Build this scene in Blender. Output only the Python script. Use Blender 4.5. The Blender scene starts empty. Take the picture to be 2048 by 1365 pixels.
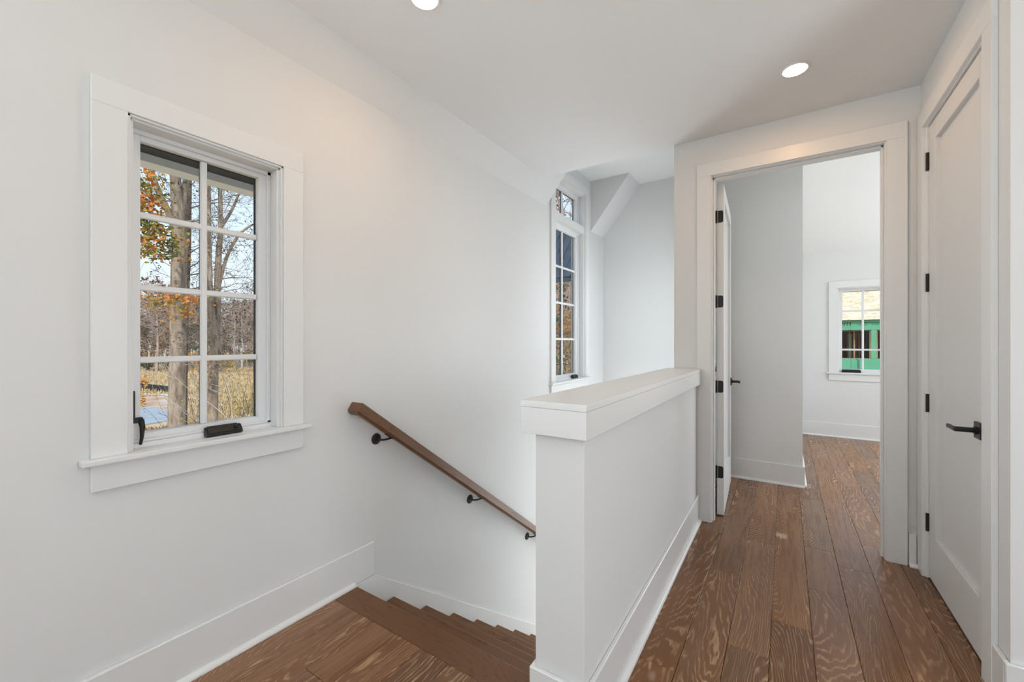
import bpy, bmesh, math, random
from mathutils import Vector, Matrix
random.seed(7)
PI = math.pi
S = bpy.context.scene
COL = S.collection

# ------------------------------------------------------------------ camera, sky, sun, daylight, exposure
cam_d = bpy.data.cameras.new('camera'); cam = bpy.data.objects.new('camera', cam_d); COL.objects.link(cam)
cam_d.sensor_width = 36.0; cam_d.lens = 832.0/2048*36.0; cam_d.shift_y = 2.5/2048
cam_d.clip_start = 0.02; cam_d.clip_end = 600
cam.location = (0, 0, 1.28); cam.rotation_euler = (PI/2, 0, math.radians(33.27))
S.camera = cam

W = bpy.data.worlds.new('sky'); S.world = W; W.use_nodes = True
wn = W.node_tree.nodes; wl = W.node_tree.links; wn.clear()
wo = wn.new('ShaderNodeOutputWorld'); wb = wn.new('ShaderNodeBackground')
wt = wn.new('ShaderNodeTexCoord'); ws = wn.new('ShaderNodeSeparateXYZ'); wr = wn.new('ShaderNodeValToRGB')
wl.new(wt.outputs['Generated'], ws.inputs[0]); wl.new(ws.outputs['Z'], wr.inputs[0])
wr.color_ramp.elements[0].position = 0.0; wr.color_ramp.elements[0].color = (0.80, 0.89, 0.98, 1)
wr.color_ramp.elements[1].position = 0.7; wr.color_ramp.elements[1].color = (0.42, 0.63, 0.92, 1)
wl.new(wr.outputs[0], wb.inputs[0]); wb.inputs[1].default_value = 1.04
wl.new(wb.outputs[0], wo.inputs[0])

sd = bpy.data.lights.new('sun', 'SUN'); sun = bpy.data.objects.new('sun', sd); COL.objects.link(sun)
sd.energy = 2.7; sd.angle = math.radians(0.6); sd.color = (1.0, 0.93, 0.82)
sun.rotation_euler = Vector((-0.50, 0.55, -0.67)).to_track_quat('-Z', 'Y').to_euler()

def fill_light(name, loc, direction, w, h, power, color=(1.0, 0.985, 0.96)):
    l = bpy.data.lights.new(name, 'AREA'); l.shape = 'RECTANGLE'; l.size = w; l.size_y = h
    l.energy = power; l.color = color
    o = bpy.data.objects.new(name, l); COL.objects.link(o); o.location = loc
    o.rotation_euler = Vector(direction).to_track_quat('-Z', 'Z').to_euler()
    return o
# daylight panels added as fill in unseen windows; far_side matches the floor glare
SKY = (0.875, 0.95, 1.01)
POW = dict(rear_left=78, near_left=24, rear=17, right=0, near_right=36, far_side=54, far_back=32, lower=125, inner=13.5)
DL = dict(rear_left=((-1.80, -2.4, 1.5), (1, 0, 1.6), 1.8, 1.4), near_left=((-1.98, -0.8, 1.5), (1, 0, 0.3), 1.0, 1.5),
          rear=((0.3, -3.7, 1.3), (0, 1, 2.6), 2.2, 1.2), right=((3.40, -1.6, 1.5), (-1, 0, 1.6), 1.8, 1.4),
          near_right=((3.52, 0.6, 1.5), (-1, 0, 0.2), 1.8, 1.5), far_side=((3.52, 5.3, 1.7), (-1, 0, 0.2), 2.6, 2.0),
          far_back=((2.3, 7.13, 1.45), (0, -1, 0), 1.4, 1.4), lower=((-1.96, 4.45, -0.85), (1, 0, 0), 0.80, 2.2),
          inner=((-0.67, 4.05, 1.75), (-1, 0, 0), 0.80, 1.4))
for k_, (l_, d_, w_, h_) in DL.items():
    if POW[k_] > 0: fill_light('fill_light_'+k_+'_window', l_, d_, w_, h_, POW[k_], SKY)

S.view_settings.view_transform = 'Standard'; S.view_settings.look = 'None'
S.view_settings.exposure = 0.34; S.view_settings.gamma = 1.0; S.view_settings.use_curve_mapping = False
S.cycles.diffuse_bounces = 3; S.cycles.glossy_bounces = 2; S.cycles.max_bounces = 6; S.cycles.transparent_max_bounces = 24
S.cycles.sample_clamp_indirect = 6.0; S.cycles.use_adaptive_sampling = True; S.cycles.adaptive_threshold = 0.08; S.cycles.adaptive_min_samples = 20; S.cycles.caustics_reflective = False; S.cycles.caustics_refractive = False

# ------------------------------------------------------------------ material helpers
class NT:
    def __init__(s, name):
        s.m = bpy.data.materials.new(name); s.m.use_nodes = True
        s.t = s.m.node_tree; s.n = s.t.nodes; s.l = s.t.links
        s.b = s.n['Principled BSDF']; s.out = s.n['Material Output']
    def new(s, k, **kw):
        n = s.n.new(k)
        for a, v in kw.items(): setattr(n, a, v)
        return n
    def link(s, a, b): s.l.new(a, b)
    def math(s, op, a, b=None, clamp=False):
        n = s.new('ShaderNodeMath', operation=op, use_clamp=clamp)
        for i, v in enumerate((a, b)):
            if v is None: continue
            if isinstance(v, (int, float)): n.inputs[i].default_value = v
            else: s.link(v, n.inputs[i])
        return n.outputs[0]
    def noise(s, vec, scale, detail=2.0, rough=0.5, dist=0.0):
        n = s.new('ShaderNodeTexNoise'); n.inputs['Scale'].default_value = scale
        n.inputs['Detail'].default_value = detail; n.inputs['Roughness'].default_value = rough
        n.inputs['Distortion'].default_value = dist
        if vec is not None: s.link(vec, n.inputs['Vector'])
        return n.outputs[0]
    def ramp(s, fac, stops, interp='LINEAR'):
        n = s.new('ShaderNodeValToRGB'); r = n.color_ramp; r.interpolation = interp
        while len(r.elements) > 1: r.elements.remove(r.elements[0])
        r.elements[0].position = stops[0][0]; r.elements[0].color = (*stops[0][1], 1)
        for p, c in stops[1:]:
            e = r.elements.new(p); e.color = (*c, 1)
        s.link(fac, n.inputs[0]); return n.outputs[0]
    def mix(s, fac, a, b, mode='MIX'):
        n = s.new('ShaderNodeMix', data_type='RGBA', blend_type=mode)
        if isinstance(fac, (int, float)): n.inputs[0].default_value = fac
        else: s.link(fac, n.inputs[0])
        for i, v in ((6, a), (7, b)):
            if isinstance(v, tuple): n.inputs[i].default_value = (*v, 1)
            else: s.link(v, n.inputs[i])
        return n.outputs[2]
    def bump(s, h, strength=0.1, dist=0.01):
        n = s.new('ShaderNodeBump'); n.inputs['Strength'].default_value = strength
        n.inputs['Distance'].default_value = dist; s.link(h, n.inputs['Height'])
        s.link(n.outputs[0], s.b.inputs['Normal'])
    def obj(s): return s.new('ShaderNodeTexCoord').outputs['Object']
    def mapping(s, vec, scale, loc=(0, 0, 0)):
        n = s.new('ShaderNodeMapping'); n.inputs['Scale'].default_value = scale
        n.inputs['Location'].default_value = loc; s.link(vec, n.inputs['Vector']); return n.outputs[0]

def paint(name, col, rough=0.6, spec=0.3, tex=0.0):
    t = NT(name); o = t.obj()
    n = t.noise(o, 1.3, 0)
    c = t.ramp(n, [(0.3, tuple(v*0.985 for v in col)), (0.7, tuple(min(1, v*1.01) for v in col))])
    t.link(c, t.b.inputs['Base Color']); t.b.inputs['Roughness'].default_value = rough
    t.b.inputs['Specular IOR Level'].default_value = spec
    if tex: t.bump(t.noise(o, 260, 2), tex, 0.002)
    return t.m

def metal_black(name, col=(0.012, 0.012, 0.012), rough=0.42):
    t = NT(name); n = t.noise(t.obj(), 90, 3)
    t.link(t.ramp(n, [(0.3, tuple(v*0.8 for v in col)), (0.7, tuple(v*1.3 for v in col))]), t.b.inputs['Base Color'])
    t.b.inputs['Roughness'].default_value = rough; t.b.inputs['Metallic'].default_value = 0.25
    t.bump(n, 0.03, 0.001); return t.m

def wood_floor(name, cerused=True, axis='Y', base=None):
    """oak: contour grain along one axis; each plank (object) takes its own figure and tone"""
    t = NT(name)
    tc = t.obj(); info = t.new('ShaderNodeObjectInfo'); r = info.outputs['Random']
    off = t.new('ShaderNodeCombineXYZ')
    t.link(t.math('MULTIPLY', r, 41.0), off.inputs[0]); t.link(t.math('MULTIPLY', r, 97.0), off.inputs[1]); t.link(t.math('MULTIPLY', r, 13.0), off.inputs[2])
    add = t.new('ShaderNodeVectorMath', operation='ADD'); t.link(tc, add.inputs[0]); t.link(off.outputs[0], add.inputs[1])
    v = add.outputs[0]
    def st(a, b):      # across, along
        return (a, b, a) if axis == 'Y' else (b, a, a)
    r2 = t.math('FRACT', t.math('MULTIPLY', r, 17.7))
    sep = t.new('ShaderNodeSeparateXYZ'); t.link(tc, sep.inputs[0])
    across = sep.outputs[0 if axis == 'Y' else 1]
    low = t.noise(t.mapping(v, st(3.6, 0.55)), 1.0, 1.0, 0.4, 0.25)
    wob = t.noise(t.mapping(v, st(34, 7)), 1.0, 2, 0.55)
    fine = t.noise(t.mapping(v, st(420, 14)), 1.0, 2, 0.6)
    brk = t.noise(t.mapping(v, st(75, 3.2)), 1.0, 2, 0.5)
    fld = t.math('ADD', t.math('MULTIPLY', low, 58.0 if cerused else 26.0), t.math('MULTIPLY', wob, 2.0))
    fld = t.math('ADD', fld, t.math('MULTIPLY', across, t.math('MULTIPLY', r2, 130.0 if cerused else 40.0)))
    pp = t.math('PINGPONG', fld, 0.5)
    ln = t.math('SUBTRACT', 1.0, t.math('MULTIPLY', pp, 5.6, True), True)          # 1 at a contour
    ln = t.math('MULTIPLY', ln, t.math('MULTIPLY', t.math('SUBTRACT', brk, 0.40), 5.0, True))
    ln = t.math('MULTIPLY', ln, t.math('MULTIPLY', fine, 2.1), True)
    streak = t.math('MULTIPLY', t.math('SUBTRACT', fine, 0.50), 3.2, True)
    tone = t.noise(t.mapping(v, st(3, 0.7)), 1.0, 2)
    if cerused:
        a, b = base or ((0.160, 0.060, 0.016), (0.250, 0.104, 0.033))
        body = t.ramp(tone, [(0.3, a), (0.7, b)])
        rv = t.new('ShaderNodeHueSaturation'); t.link(body, rv.inputs['Color'])
        t.link(t.math('ADD', 0.80, t.math('MULTIPLY', t.math('FRACT', t.math('MULTIPLY', r, 7.3)), 0.42)), rv.inputs['Value'])
        t.link(t.math('ADD', 0.85, t.math('MULTIPLY', t.math('FRACT', t.math('MULTIPLY', r, 3.9)), 0.22)), rv.inputs['Saturation'])
        c = t.mix(t.math('MULTIPLY', streak, 0.34, True), rv.outputs[0], (0.36, 0.195, 0.09))
        c = t.mix(t.math('MULTIPLY', ln, 0.82, True), c, (0.60, 0.38, 0.20))
        knot = t.noise(t.mapping(v, st(13, 6)), 1.0, 0)
        c = t.mix(t.math('MULTIPLY', t.math('SUBTRACT', knot, 0.80), 9.0, True), c, (0.55, 0.40, 0.28))
    else:
        a, b = base or ((0.165, 0.070, 0.027), (0.240, 0.112, 0.047))
        body = t.ramp(tone, [(0.3, a), (0.7, b)])
        c = t.mix(t.math('MULTIPLY', streak, 0.30, True), body, (0.075, 0.034, 0.016))
        c = t.mix(t.math('MULTIPLY', ln, 0.6, True), c, (0.075, 0.031, 0.013))
    t.link(c, t.b.inputs['Base Color'])
    t.link(t.math('ADD', 0.27 if cerused else 0.36, t.math('MULTIPLY', ln, 0.12 if cerused else 0.0)), t.b.inputs['Roughness'])
    t.b.inputs['Specular IOR Level'].default_value = 0.42
    h = t.math('ADD', t.math('MULTIPLY', ln, -0.1 if not cerused else 0.3), t.math('MULTIPLY', fine, 0.25))
    t.bump(h, 0.12, 0.002)
    return t.m

M = {}
M['wall'] = paint('wall_paint', (0.80, 0.795, 0.78), 0.75, 0.25)
M['ceiling'] = paint('ceiling_paint', (0.88, 0.875, 0.86), 0.85, 0.15)
M['trim'] = paint('trim_paint', (0.83, 0.825, 0.81), 0.34, 0.45, 0.0)
M['door'] = paint('door_paint', (0.77, 0.765, 0.75), 0.42, 0.4, 0.0)
M['door2'] = paint('white_door_paint', (0.80, 0.795, 0.78), 0.42, 0.4, 0.0)
M['vinyl'] = paint('window_vinyl', (0.86, 0.86, 0.86), 0.35, 0.45, 0.0)
M['black'] = metal_black('black_metal')
M['bronze'] = metal_black('dark_bronze_metal', (0.016, 0.013, 0.011), 0.5)
M['gasket'] = paint('dark_gasket', (0.03, 0.03, 0.03), 0.6, 0.3, 0.0)
M['plank'] = wood_floor('cerused_oak')
M['tread'] = wood_floor('stained_oak', False, 'X')
M['subfloor'] = paint('tan_subfloor', (0.40, 0.29, 0.20), 0.7, 0.2, 0.0)
M['rail'] = wood_floor('rail_oak', False, 'Y', ((0.150, 0.072, 0.034), (0.225, 0.112, 0.055)))

def glass():
    t = NT('window_glass'); t.n.remove(t.b)
    tr = t.new('ShaderNodeBsdfTransparent'); gl = t.new('ShaderNodeBsdfGlossy'); gl.inputs['Roughness'].default_value = 0.0
    ge = t.new('ShaderNodeNewGeometry'); dt = t.new('ShaderNodeVectorMath', operation='DOT_PRODUCT')
    t.link(ge.outputs['Normal'], dt.inputs[0]); t.link(ge.outputs['Incoming'], dt.inputs[1])
    fac = t.math('ADD', 0.02, t.math('MULTIPLY', t.math('POWER', t.math('SUBTRACT', 1.0, t.math('ABSOLUTE', dt.outputs['Value']), True), 5.0), 0.8), True)
    n = t.noise(t.obj(), 3.0, 1); bp = t.new('ShaderNodeBump'); bp.inputs['Strength'].default_value = 0.01; t.link(n, bp.inputs['Height'])
    t.link(bp.outputs[0], gl.inputs['Normal'])
    tr.inputs[0].default_value = (0.97, 0.985, 0.98, 1)
    mx = t.new('ShaderNodeMixShader'); t.link(fac, mx.inputs[0]); t.link(tr.outputs[0], mx.inputs[1]); t.link(gl.outputs[0], mx.inputs[2])
    t.link(mx.outputs[0], t.out.inputs[0]); return t.m
M['glass'] = glass()
def emit(name, col, k):
    t = NT(name); t.b.inputs['Base Color'].default_value = (0.9, 0.9, 0.9, 1)
    n = t.noise(t.obj(), 5, 1); c = t.ramp(n, [(0.2, tuple(v*0.97 for v in col)), (0.8, col)])
    t.link(c, t.b.inputs['Emission Color']); t.b.inputs['Emission Strength'].default_value = k; return t.m
M['lamp'] = emit('lamp_lens', (1.0, 0.60, 0.30), 88.0)

# ------------------------------------------------------------------ mesh helpers
def tag(o, label=None, cat=None, group=None, kind=None):
    if label: o['label'] = label
    if cat: o['category'] = cat
    if group: o['group'] = group
    if kind: o['kind'] = kind
    return o
def empty(name, loc=(0, 0, 0), rz=0.0, **kw):
    o = bpy.data.objects.new(name, None); COL.objects.link(o); o.location = loc; o.rotation_euler = (0, 0, rz)
    o.empty_display_size = 0.1
    return tag(o, **kw)
class MB:
    def __init__(s): s.v = []; s.f = []
    def box(s, x0, x1, y0, y1, z0, z1):
        if x0 > x1: x0, x1 = x1, x0
        if y0 > y1: y0, y1 = y1, y0
        if z0 > z1: z0, z1 = z1, z0
        b = len(s.v)
        s.v += [(x0,y0,z0),(x1,y0,z0),(x1,y1,z0),(x0,y1,z0),(x0,y0,z1),(x1,y0,z1),(x1,y1,z1),(x0,y1,z1)]
        s.f += [tuple(b+i for i in q) for q in ((0,3,2,1),(4,5,6,7),(0,1,5,4),(1,2,6,5),(2,3,7,6),(3,0,4,7))]
        return s
    def prism(s, poly, axis, a, b_):
        """poly: 2D points in the two other axes (in order), extruded along axis from a to b_"""
        n = len(poly); b = len(s.v)
        def P(p, t):
            return {'X': (t, p[0], p[1]), 'Y': (p[0], t, p[1]), 'Z': (p[0], p[1], t)}[axis]
        s.v += [P(p, a) for p in poly] + [P(p, b_) for p in poly]
        s.f += [tuple(b+i for i in range(n)), tuple(b+n+i for i in reversed(range(n)))]
        s.f += [(b+i, b+n+i, b+n+(i+1) % n, b+(i+1) % n) for i in range(n)]
        return s
    def tube(s, pts, rad, n=8, cap=True):
        pts = [Vector(p) for p in pts]; b0 = len(s.v)
        if isinstance(rad, (int, float)): rad = [rad]*len(pts)
        ref = None
        for i, p in enumerate(pts):
            d = (pts[min(i+1, len(pts)-1)]-pts[max(i-1, 0)]).normalized()
            if ref is None: ref = Vector((0, 0, 1)) if abs(d.z) < 0.9 else Vector((1, 0, 0))
            u = d.cross(ref).normalized(); w = u.cross(d).normalized(); ref = w
            for k in range(n):
                a = 2*PI*k/n; s.v.append(tuple(p+(u*math.cos(a)+w*math.sin(a))*rad[i]))
        for i in range(len(pts)-1):
            for k in range(n):
                a = b0+i*n+k; c = b0+i*n+(k+1) % n; s.f.append((a, c, c+n, a+n))
        if cap:
            s.f.append(tuple(b0+k for k in reversed(range(n)))); e = b0+(len(pts)-1)*n; s.f.append(tuple(e+k for k in range(n)))
        return s
    def lathe(s, prof, c, axis='Z', n=24):
        b0 = len(s.v); c = Vector(c)
        for r, h in prof:
            for k in range(n):
                a = 2*PI*k/n; x, y = r*math.cos(a), r*math.sin(a)
                s.v.append(tuple(c+{'Z': Vector((x, y, h)), 'X': Vector((h, x, y)), 'Y': Vector((x, h, y))}[axis]))
        for i in range(len(prof)-1):
            for k in range(n):
                a = b0+i*n+k; d = b0+i*n+(k+1) % n; s.f.append((a, d, d+n, a+n))
        s.f.append(tuple(b0+k for k in reversed(range(n)))); e = b0+(len(prof)-1)*n; s.f.append(tuple(e+k for k in range(n)))
        return s
    def build(s, name, mat, parent=None, bevel=0.0, seg=2, smooth=False, loc=None, fixn=True):
        """vertices are world (or parent-local when the parent is turned); origin at loc or parent"""
        me = bpy.data.meshes.new(name)
        org = Vector(loc) if loc is not None else Vector((0, 0, 0))
        pl = Vector(parent['_o']) if parent is not None and '_o' in parent else Vector((0, 0, 0))
        me.from_pydata([tuple(Vector(v)-org) for v in s.v], [], s.f)
        if fixn or bevel:
            bm = bmesh.new(); bm.from_mesh(me)
            bmesh.ops.recalc_face_normals(bm, faces=bm.faces)
            if bevel:
                bmesh.ops.bevel(bm, geom=list(bm.edges), offset=bevel, segments=seg, profile=0.6, affect='EDGES', clamp_overlap=True)
            bm.to_mesh(me); bm.free()
        if smooth:
            for p in me.polygons: p.use_smooth = True
        me.materials.append(M[mat] if isinstance(mat, str) else mat)
        o = bpy.data.objects.new(name, me); COL.objects.link(o)
        o.location = org
        if parent is not None:
            o.parent = parent; o.location = org-root_loc(parent)
        return o
def root_loc(p):
    """where the children's frame starts: world location of p for unrotated parents, zero for turned ones"""
    if p.get('local'): return Vector((0, 0, 0))
    l = Vector(p.location)
    q = p.parent
    while q is not None:
        if q.get('local'): return Vector((0, 0, 0)) if False else l
        l = l+Vector(q.location); q = q.parent
    return l
def box(name, x0, x1, y0, y1, z0, z1, mat, parent=None, bevel=0.0, seg=2):
    return MB().box(x0, x1, y0, y1, z0, z1).build(name, mat, parent, bevel, seg, loc=((x0+x1)/2, (y0+y1)/2, (z0+z1)/2))
def link_copy(src, parent, loc, rz=None):
    c = src.copy(); COL.objects.link(c); c.parent = parent; c.location = loc
    if rz is not None: c.rotation_euler = (0, 0, rz)
    return c

# ------------------------------------------------------------------ dimensions (metres)
XW = -1.905      # left wall face
YE = 3.25        # end wall face
ZC = 2.743       # hall ceiling
XR = 0.645       # right wall face
XH0, XH1 = -0.708, -0.530   # half wall faces
YH = 1.225       # half wall near face
YF = 7.11        # far room window wall
BH = 0.184       # baseboard height

# ------------------------------------------------------------------ walls
def wall_x(name, x0, x1, y0, y1, z0, z1, holes, mat='wall', **kw):
    """wall standing along Y, rectangular holes (y0,y1,z0,z1)"""
    mb = MB(); ys = sorted({y0, y1, *[h[0] for h in holes], *[h[1] for h in holes]})
    for a, b in zip(ys, ys[1:]):
        zs = [(z0, z1)]
        for h in holes:
            if h[0] <= a and b <= h[1]:
                nz = []
                for p, q in zs:
                    if h[2] > p: nz.append((p, min(q, h[2])))
                    if h[3] < q: nz.append((max(p, h[3]), q))
                zs = nz
        for p, q in zs: mb.box(x0, x1, a, b, p, q)
    o = mb.build(name, mat, loc=((x0+x1)/2, (y0+y1)/2, z0)); return tag(o, kind='structure', **kw)
def wall_y(name, y0, y1, x0, x1, z0, z1, holes, mat='wall', **kw):
    mb = MB(); xs = sorted({x0, x1, *[h[0] for h in holes], *[h[1] for h in holes]})
    for a, b in zip(xs, xs[1:]):
        zs = [(z0, z1)]
        for h in holes:
            if h[0] <= a and b <= h[1]:
                nz = []
                for p, q in zs:
                    if h[2] > p: nz.append((p, min(q, h[2])))
                    if h[3] < q: nz.append((max(p, h[3]), q))
                zs = nz
        for p, q in zs: mb.box(a, b, y0, y1, p, q)
    o = mb.build(name, mat, loc=((x0+x1)/2, (y0+y1)/2, z0)); return tag(o, kind='structure', **kw)

# window openings: casing-inner edges (u0,u1), stool top, casing-inner top
W1 = (0.471, 1.003, 0.898, 2.072)
W2 = (3.664, 4.405, 0.884, 2.955)
W3 = (0.589, 1.149, 0.874, 2.012)
E_ = 0.018
wall_x('wall_left', XW-0.15, XW, -4.1, 5.15, -3.0, 3.35,
       [(W1[0]-E_, W1[1]+E_, W1[2]-0.03, W1[3]+E_), (W2[0]-E_, W2[1]+E_, W2[2]-0.03, W2[3]+E_), (-3.4, -1.4, 0.65, 2.35), (-1.35, -0.25, 0.65, 2.35), (4.02, 4.88, -2.05, 0.32)],
       label='long white painted wall with the tall window and the stair handrail', cat='wall')
DO = (-0.432, 0.490, 2.455)   # end doorway clear opening
wall_y('wall_end', YE, YE+0.125, -0.69, 3.5, 0.0, 3.17, [(DO[0]-0.02, DO[1]+0.02, -0.01, DO[2]+0.02)],
       label='white end wall around the open doorway', cat='wall')
D1 = (2.318, 3.130, 2.452)    # right door opening along Y
wall_x('wall_right', XR, XR+0.115, 2.125, YE, 0.0, ZC, [(D1[0]-0.02, D1[1]+0.02, -0.01, D1[2]+0.02)],
       label='white wall section holding the closed door with a black lever', cat='wall')
wall_y('wall_side', 2.125, 2.24, XR+0.115, 3.5, 0.0, ZC, [], label='white wall face turning away past the closed door', cat='wall')
wall_y('wall_stair_end', 4.99, 5.12, XW, -0.55, -3.0, 3.17, [], label='white wall at the far end of the stairwell', cat='wall')
wall_x('wall_stair_side', -0.69, -0.55, YE+0.125, 4.99, -3.0, 3.17, [(3.6, 4.44, 1.0, 2.5)], label='white wall closing the stairwell behind the end wall', cat='wall')
wall_y('wall_rear', -4.1, -4.0, XW, 3.5, 0.0, ZC, [(-0.7, 2.5, 0.6, 2.4)], label='white wall behind the viewer with an added wide window', cat='wall')
wall_x('wall_outer_right', 3.5, 3.62, -4.1, YF+0.15, 0.0, 4.6, [(3.9, 6.7, 0.65, 2.75), (-2.6, -0.55, 0.65, 2.35), (-0.4, 1.6, 0.65, 2.35)], label='white outer wall on the far side of the rooms', cat='wall')
wall_y('wall_far', YF, YF+0.15, -0.55, 3.5, 0.0, 2.62, [(W3[0]-E_, W3[1]+E_, W3[2]-0.03, W3[3]+E_), (1.55, 3.05, 0.7, 2.2)],
       label='white window wall of the room beyond the doorway', cat='wall')
tag(MB().box(-0.55, 0.131, 4.475, YF, 0.0, 4.6).build('wall_closet', 'wall', loc=(-1.4, 5.8, 0)), 'white boxed out closet wall seen through the doorway', 'wall', kind='structure')
wall_x('wall_far_room_left', -0.69, -0.55, YE+0.125, YF+0.15, 3.17, 4.6, [], label='white left wall of the far room behind the open door', cat='wall')
# closet behind the right-hand door
tag(MB().box(1.5, 1.56, 2.24, YE, 0, ZC).build('wall_closet_back', 'wall', loc=(1.5, 2.7, 0)), 'white back wall of the closet behind the shut door', 'wall', kind='structure')

# ceilings
SL = 1.28
XB = XW+(ZC-2.585)/SL; XU = XW+(3.17-2.585)/SL
tag(MB().box(XB-0.02, 3.5, -4.1, YE, ZC, ZC+0.11).build('ceiling', 'ceiling', loc=(0, 0, ZC)), 'flat white ceiling with two recessed lights', 'ceiling', kind='structure')
mb = MB().prism([(XW-0.01, 2.585-0.0128), (XB, ZC), (XB, ZC+0.11), (XW-0.01, ZC+0.11)], 'Y', -4.1, YE)
tag(mb.build('ceiling_slope', 'wall', loc=(XW, 0, 2.585)), 'narrow sloped ceiling strip along the top of the window wall', 'ceiling', kind='structure')
mb = MB().prism([(XW-0.01, 2.585-0.0128), (XU, 3.17), (XW-0.01, 3.17)], 'Y', YE, 3.50)
tag(mb.build('ceiling_slope_near', 'wall', loc=(XW, YE, 2.585)), 'sloped ceiling on the near side of the stair window dormer', 'ceiling', kind='structure')
mb = MB().prism([(XW-0.01, 2.585-0.0128), (XU, 3.17), (XW-0.01, 3.17)], 'Y', 4.588, 4.99)
tag(mb.build('ceiling_slope_far', 'wall', loc=(XW, 4.588, 2.585)), 'sloped ceiling wedge between the stair window and the end wall', 'ceiling', kind='structure')
tag(MB().box(XW, -0.55, YE-0.12, 5.12, 3.17, 3.3).build('ceiling_stairwell', 'ceiling', loc=(-1.2, 4, 3.17)), 'higher white ceiling over the stairwell', 'ceiling', kind='structure')
tag(MB().box(XB, -0.69, YE-0.12, YE, ZC+0.11, 3.17).build('trim_1', 'ceiling', loc=(-1.2, YE, ZC)), 'white header where the hall ceiling stops at the stairwell', 'header', kind='structure')
# vaulted ceiling of the far room
mb = MB().prism([(YF+0.15, 2.36), (5.25, 4.37), (5.25, 4.5), (YF+0.15, 2.5)], 'X', -0.55, 3.62)
tag(mb.build('ceiling_vault_back', 'ceiling', loc=(0.3, 6.1, 3.2)), 'sloped white vaulted ceiling above the far window', 'ceiling', kind='structure')
mb = MB().prism([(YE+0.125, 2.55), (5.25, 4.37), (5.25, 4.5), (YE+0.125, 2.7)], 'X', -0.55, 3.62)
tag(mb.build('ceiling_vault_front', 'ceiling', loc=(0.3, 4.3, 3.2)), 'sloped white vaulted ceiling over the doorway side of the far room', 'ceiling', kind='structure')

# ------------------------------------------------------------------ floor: planks run along Y
floor = empty('floor', (0, 0, 0), label='brown wire brushed oak plank floor of the hall and landing', cat='floor', kind='structure')
mb = MB()
mb.box(XH1, 3.5, -4.1, YE+0.125, -0.24, -0.010); mb.box(XW, XH1, -4.1, 1.30, -0.24, -0.010)
mb.box(-0.55, 3.5, YE+0.125, YF, -0.24, -0.010)
mb.build('subfloor', 'subfloor', floor, loc=(0, 0, -0.24))
PW = 0.1524; X0 = -0.0525
def plank(x0, x1, y0, y1):
    g = 0.0007; c = 0.0016; h = 0.010
    a, b, d, e = x0+g, x1-g, y0+g, y1-g
    cx, cy = (x0+x1)/2, (y0+y1)/2
    v = [(a,d,-h),(b,d,-h),(b,e,-h),(a,e,-h),(a,d,-c),(b,d,-c),(b,e,-c),(a,e,-c),(a+c,d+c,0),(b-c,d+c,0),(b-c,e-c,0),(a+c,e-c,0)]
    f = [(8,9,10,11)]
    for o in (0, 4):
        for i in range(4): f.append((o+i, o+(i+1) % 4, o+4+(i+1) % 4, o+4+i))
    m = MB(); m.v = v; m.f = f
    o = m.build('plank', 'plank', floor, loc=(cx, cy, 0), fixn=False)
    return o
rng = random.Random(21)
known = {0: [1.05, 2.262, 3.75], -1: [1.977, 3.10, 3.61], -2: [1.2, 2.595, 4.1], 1: [1.4, 2.66, 3.19], 2: [1.75, 3.015, 4.2], 3: [1.3, 3.42], -3: [1.7, 3.1], 4: [2.9]}
def run(k, lo, hi, xlo=None, xhi=None):
    x0, x1 = X0+k*PW, X0+(k+1)*PW
    if xlo is not None: x0 = max(x0, xlo)
    if xhi is not None: x1 = min(x1, xhi)
    if x1-x0 < 0.006: return
    cuts = [c for c in known.get(k, []) if lo+0.05 < c < hi-0.05]
    y = max(cuts) if cuts else lo
    if not cuts: y = lo+rng.uniform(-0.5, 0.2)
    ext = []
    while True:
        y += rng.uniform(0.75, 1.7)
        if y > hi-0.25: break
        if y > lo+0.25: ext.append(y)
    cs = [lo]+cuts+ext+[hi]
    for a, b in zip(cs, cs[1:]): plank(x0, x1, a, b)
for k in range(-13, 8):
    x0 = X0+k*PW
    if x0+PW <= XH0-0.005:                       # landing
        run(k, -0.6, 1.245, XW+0.012)
    elif x0+PW <= XH1+0.001:                     # under and before the half wall
        run(k, -0.6, 1.215)
    elif x0 < XR:
        hi = 4.47 if x0 < 0.131 else YF
        if x0 < XH1: run(k, -0.6, YE, XH1-0.02); run(k, YE, 4.47)
        elif x0+PW > XR:
            run(k, -0.6, 2.12); run(k, 2.12, YE, None, XR+0.01); run(k, YE, YF)
        elif x0 < 0.131 < x0+PW:
            run(k, -0.6, 4.47); run(k, 4.47, YF, 0.131)
        else: run(k, -0.6, hi)
    else:
        run(k, -0.6, 2.12); run(k, YE+0.13, YF)
for k in range(8, 14): run(k, YE+0.13, YF)
mb = MB().box(XW, 3.5, -4.1, -0.6, -0.01, 0.0).box(2.09, 3.5, YE+0.13, YF, -0.01, 0.0).box(1.167, 3.5, -0.6, 2.125, -0.01, 0)
mb.build('plank_field', 'plank', floor, loc=(0, -2, 0))

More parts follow.
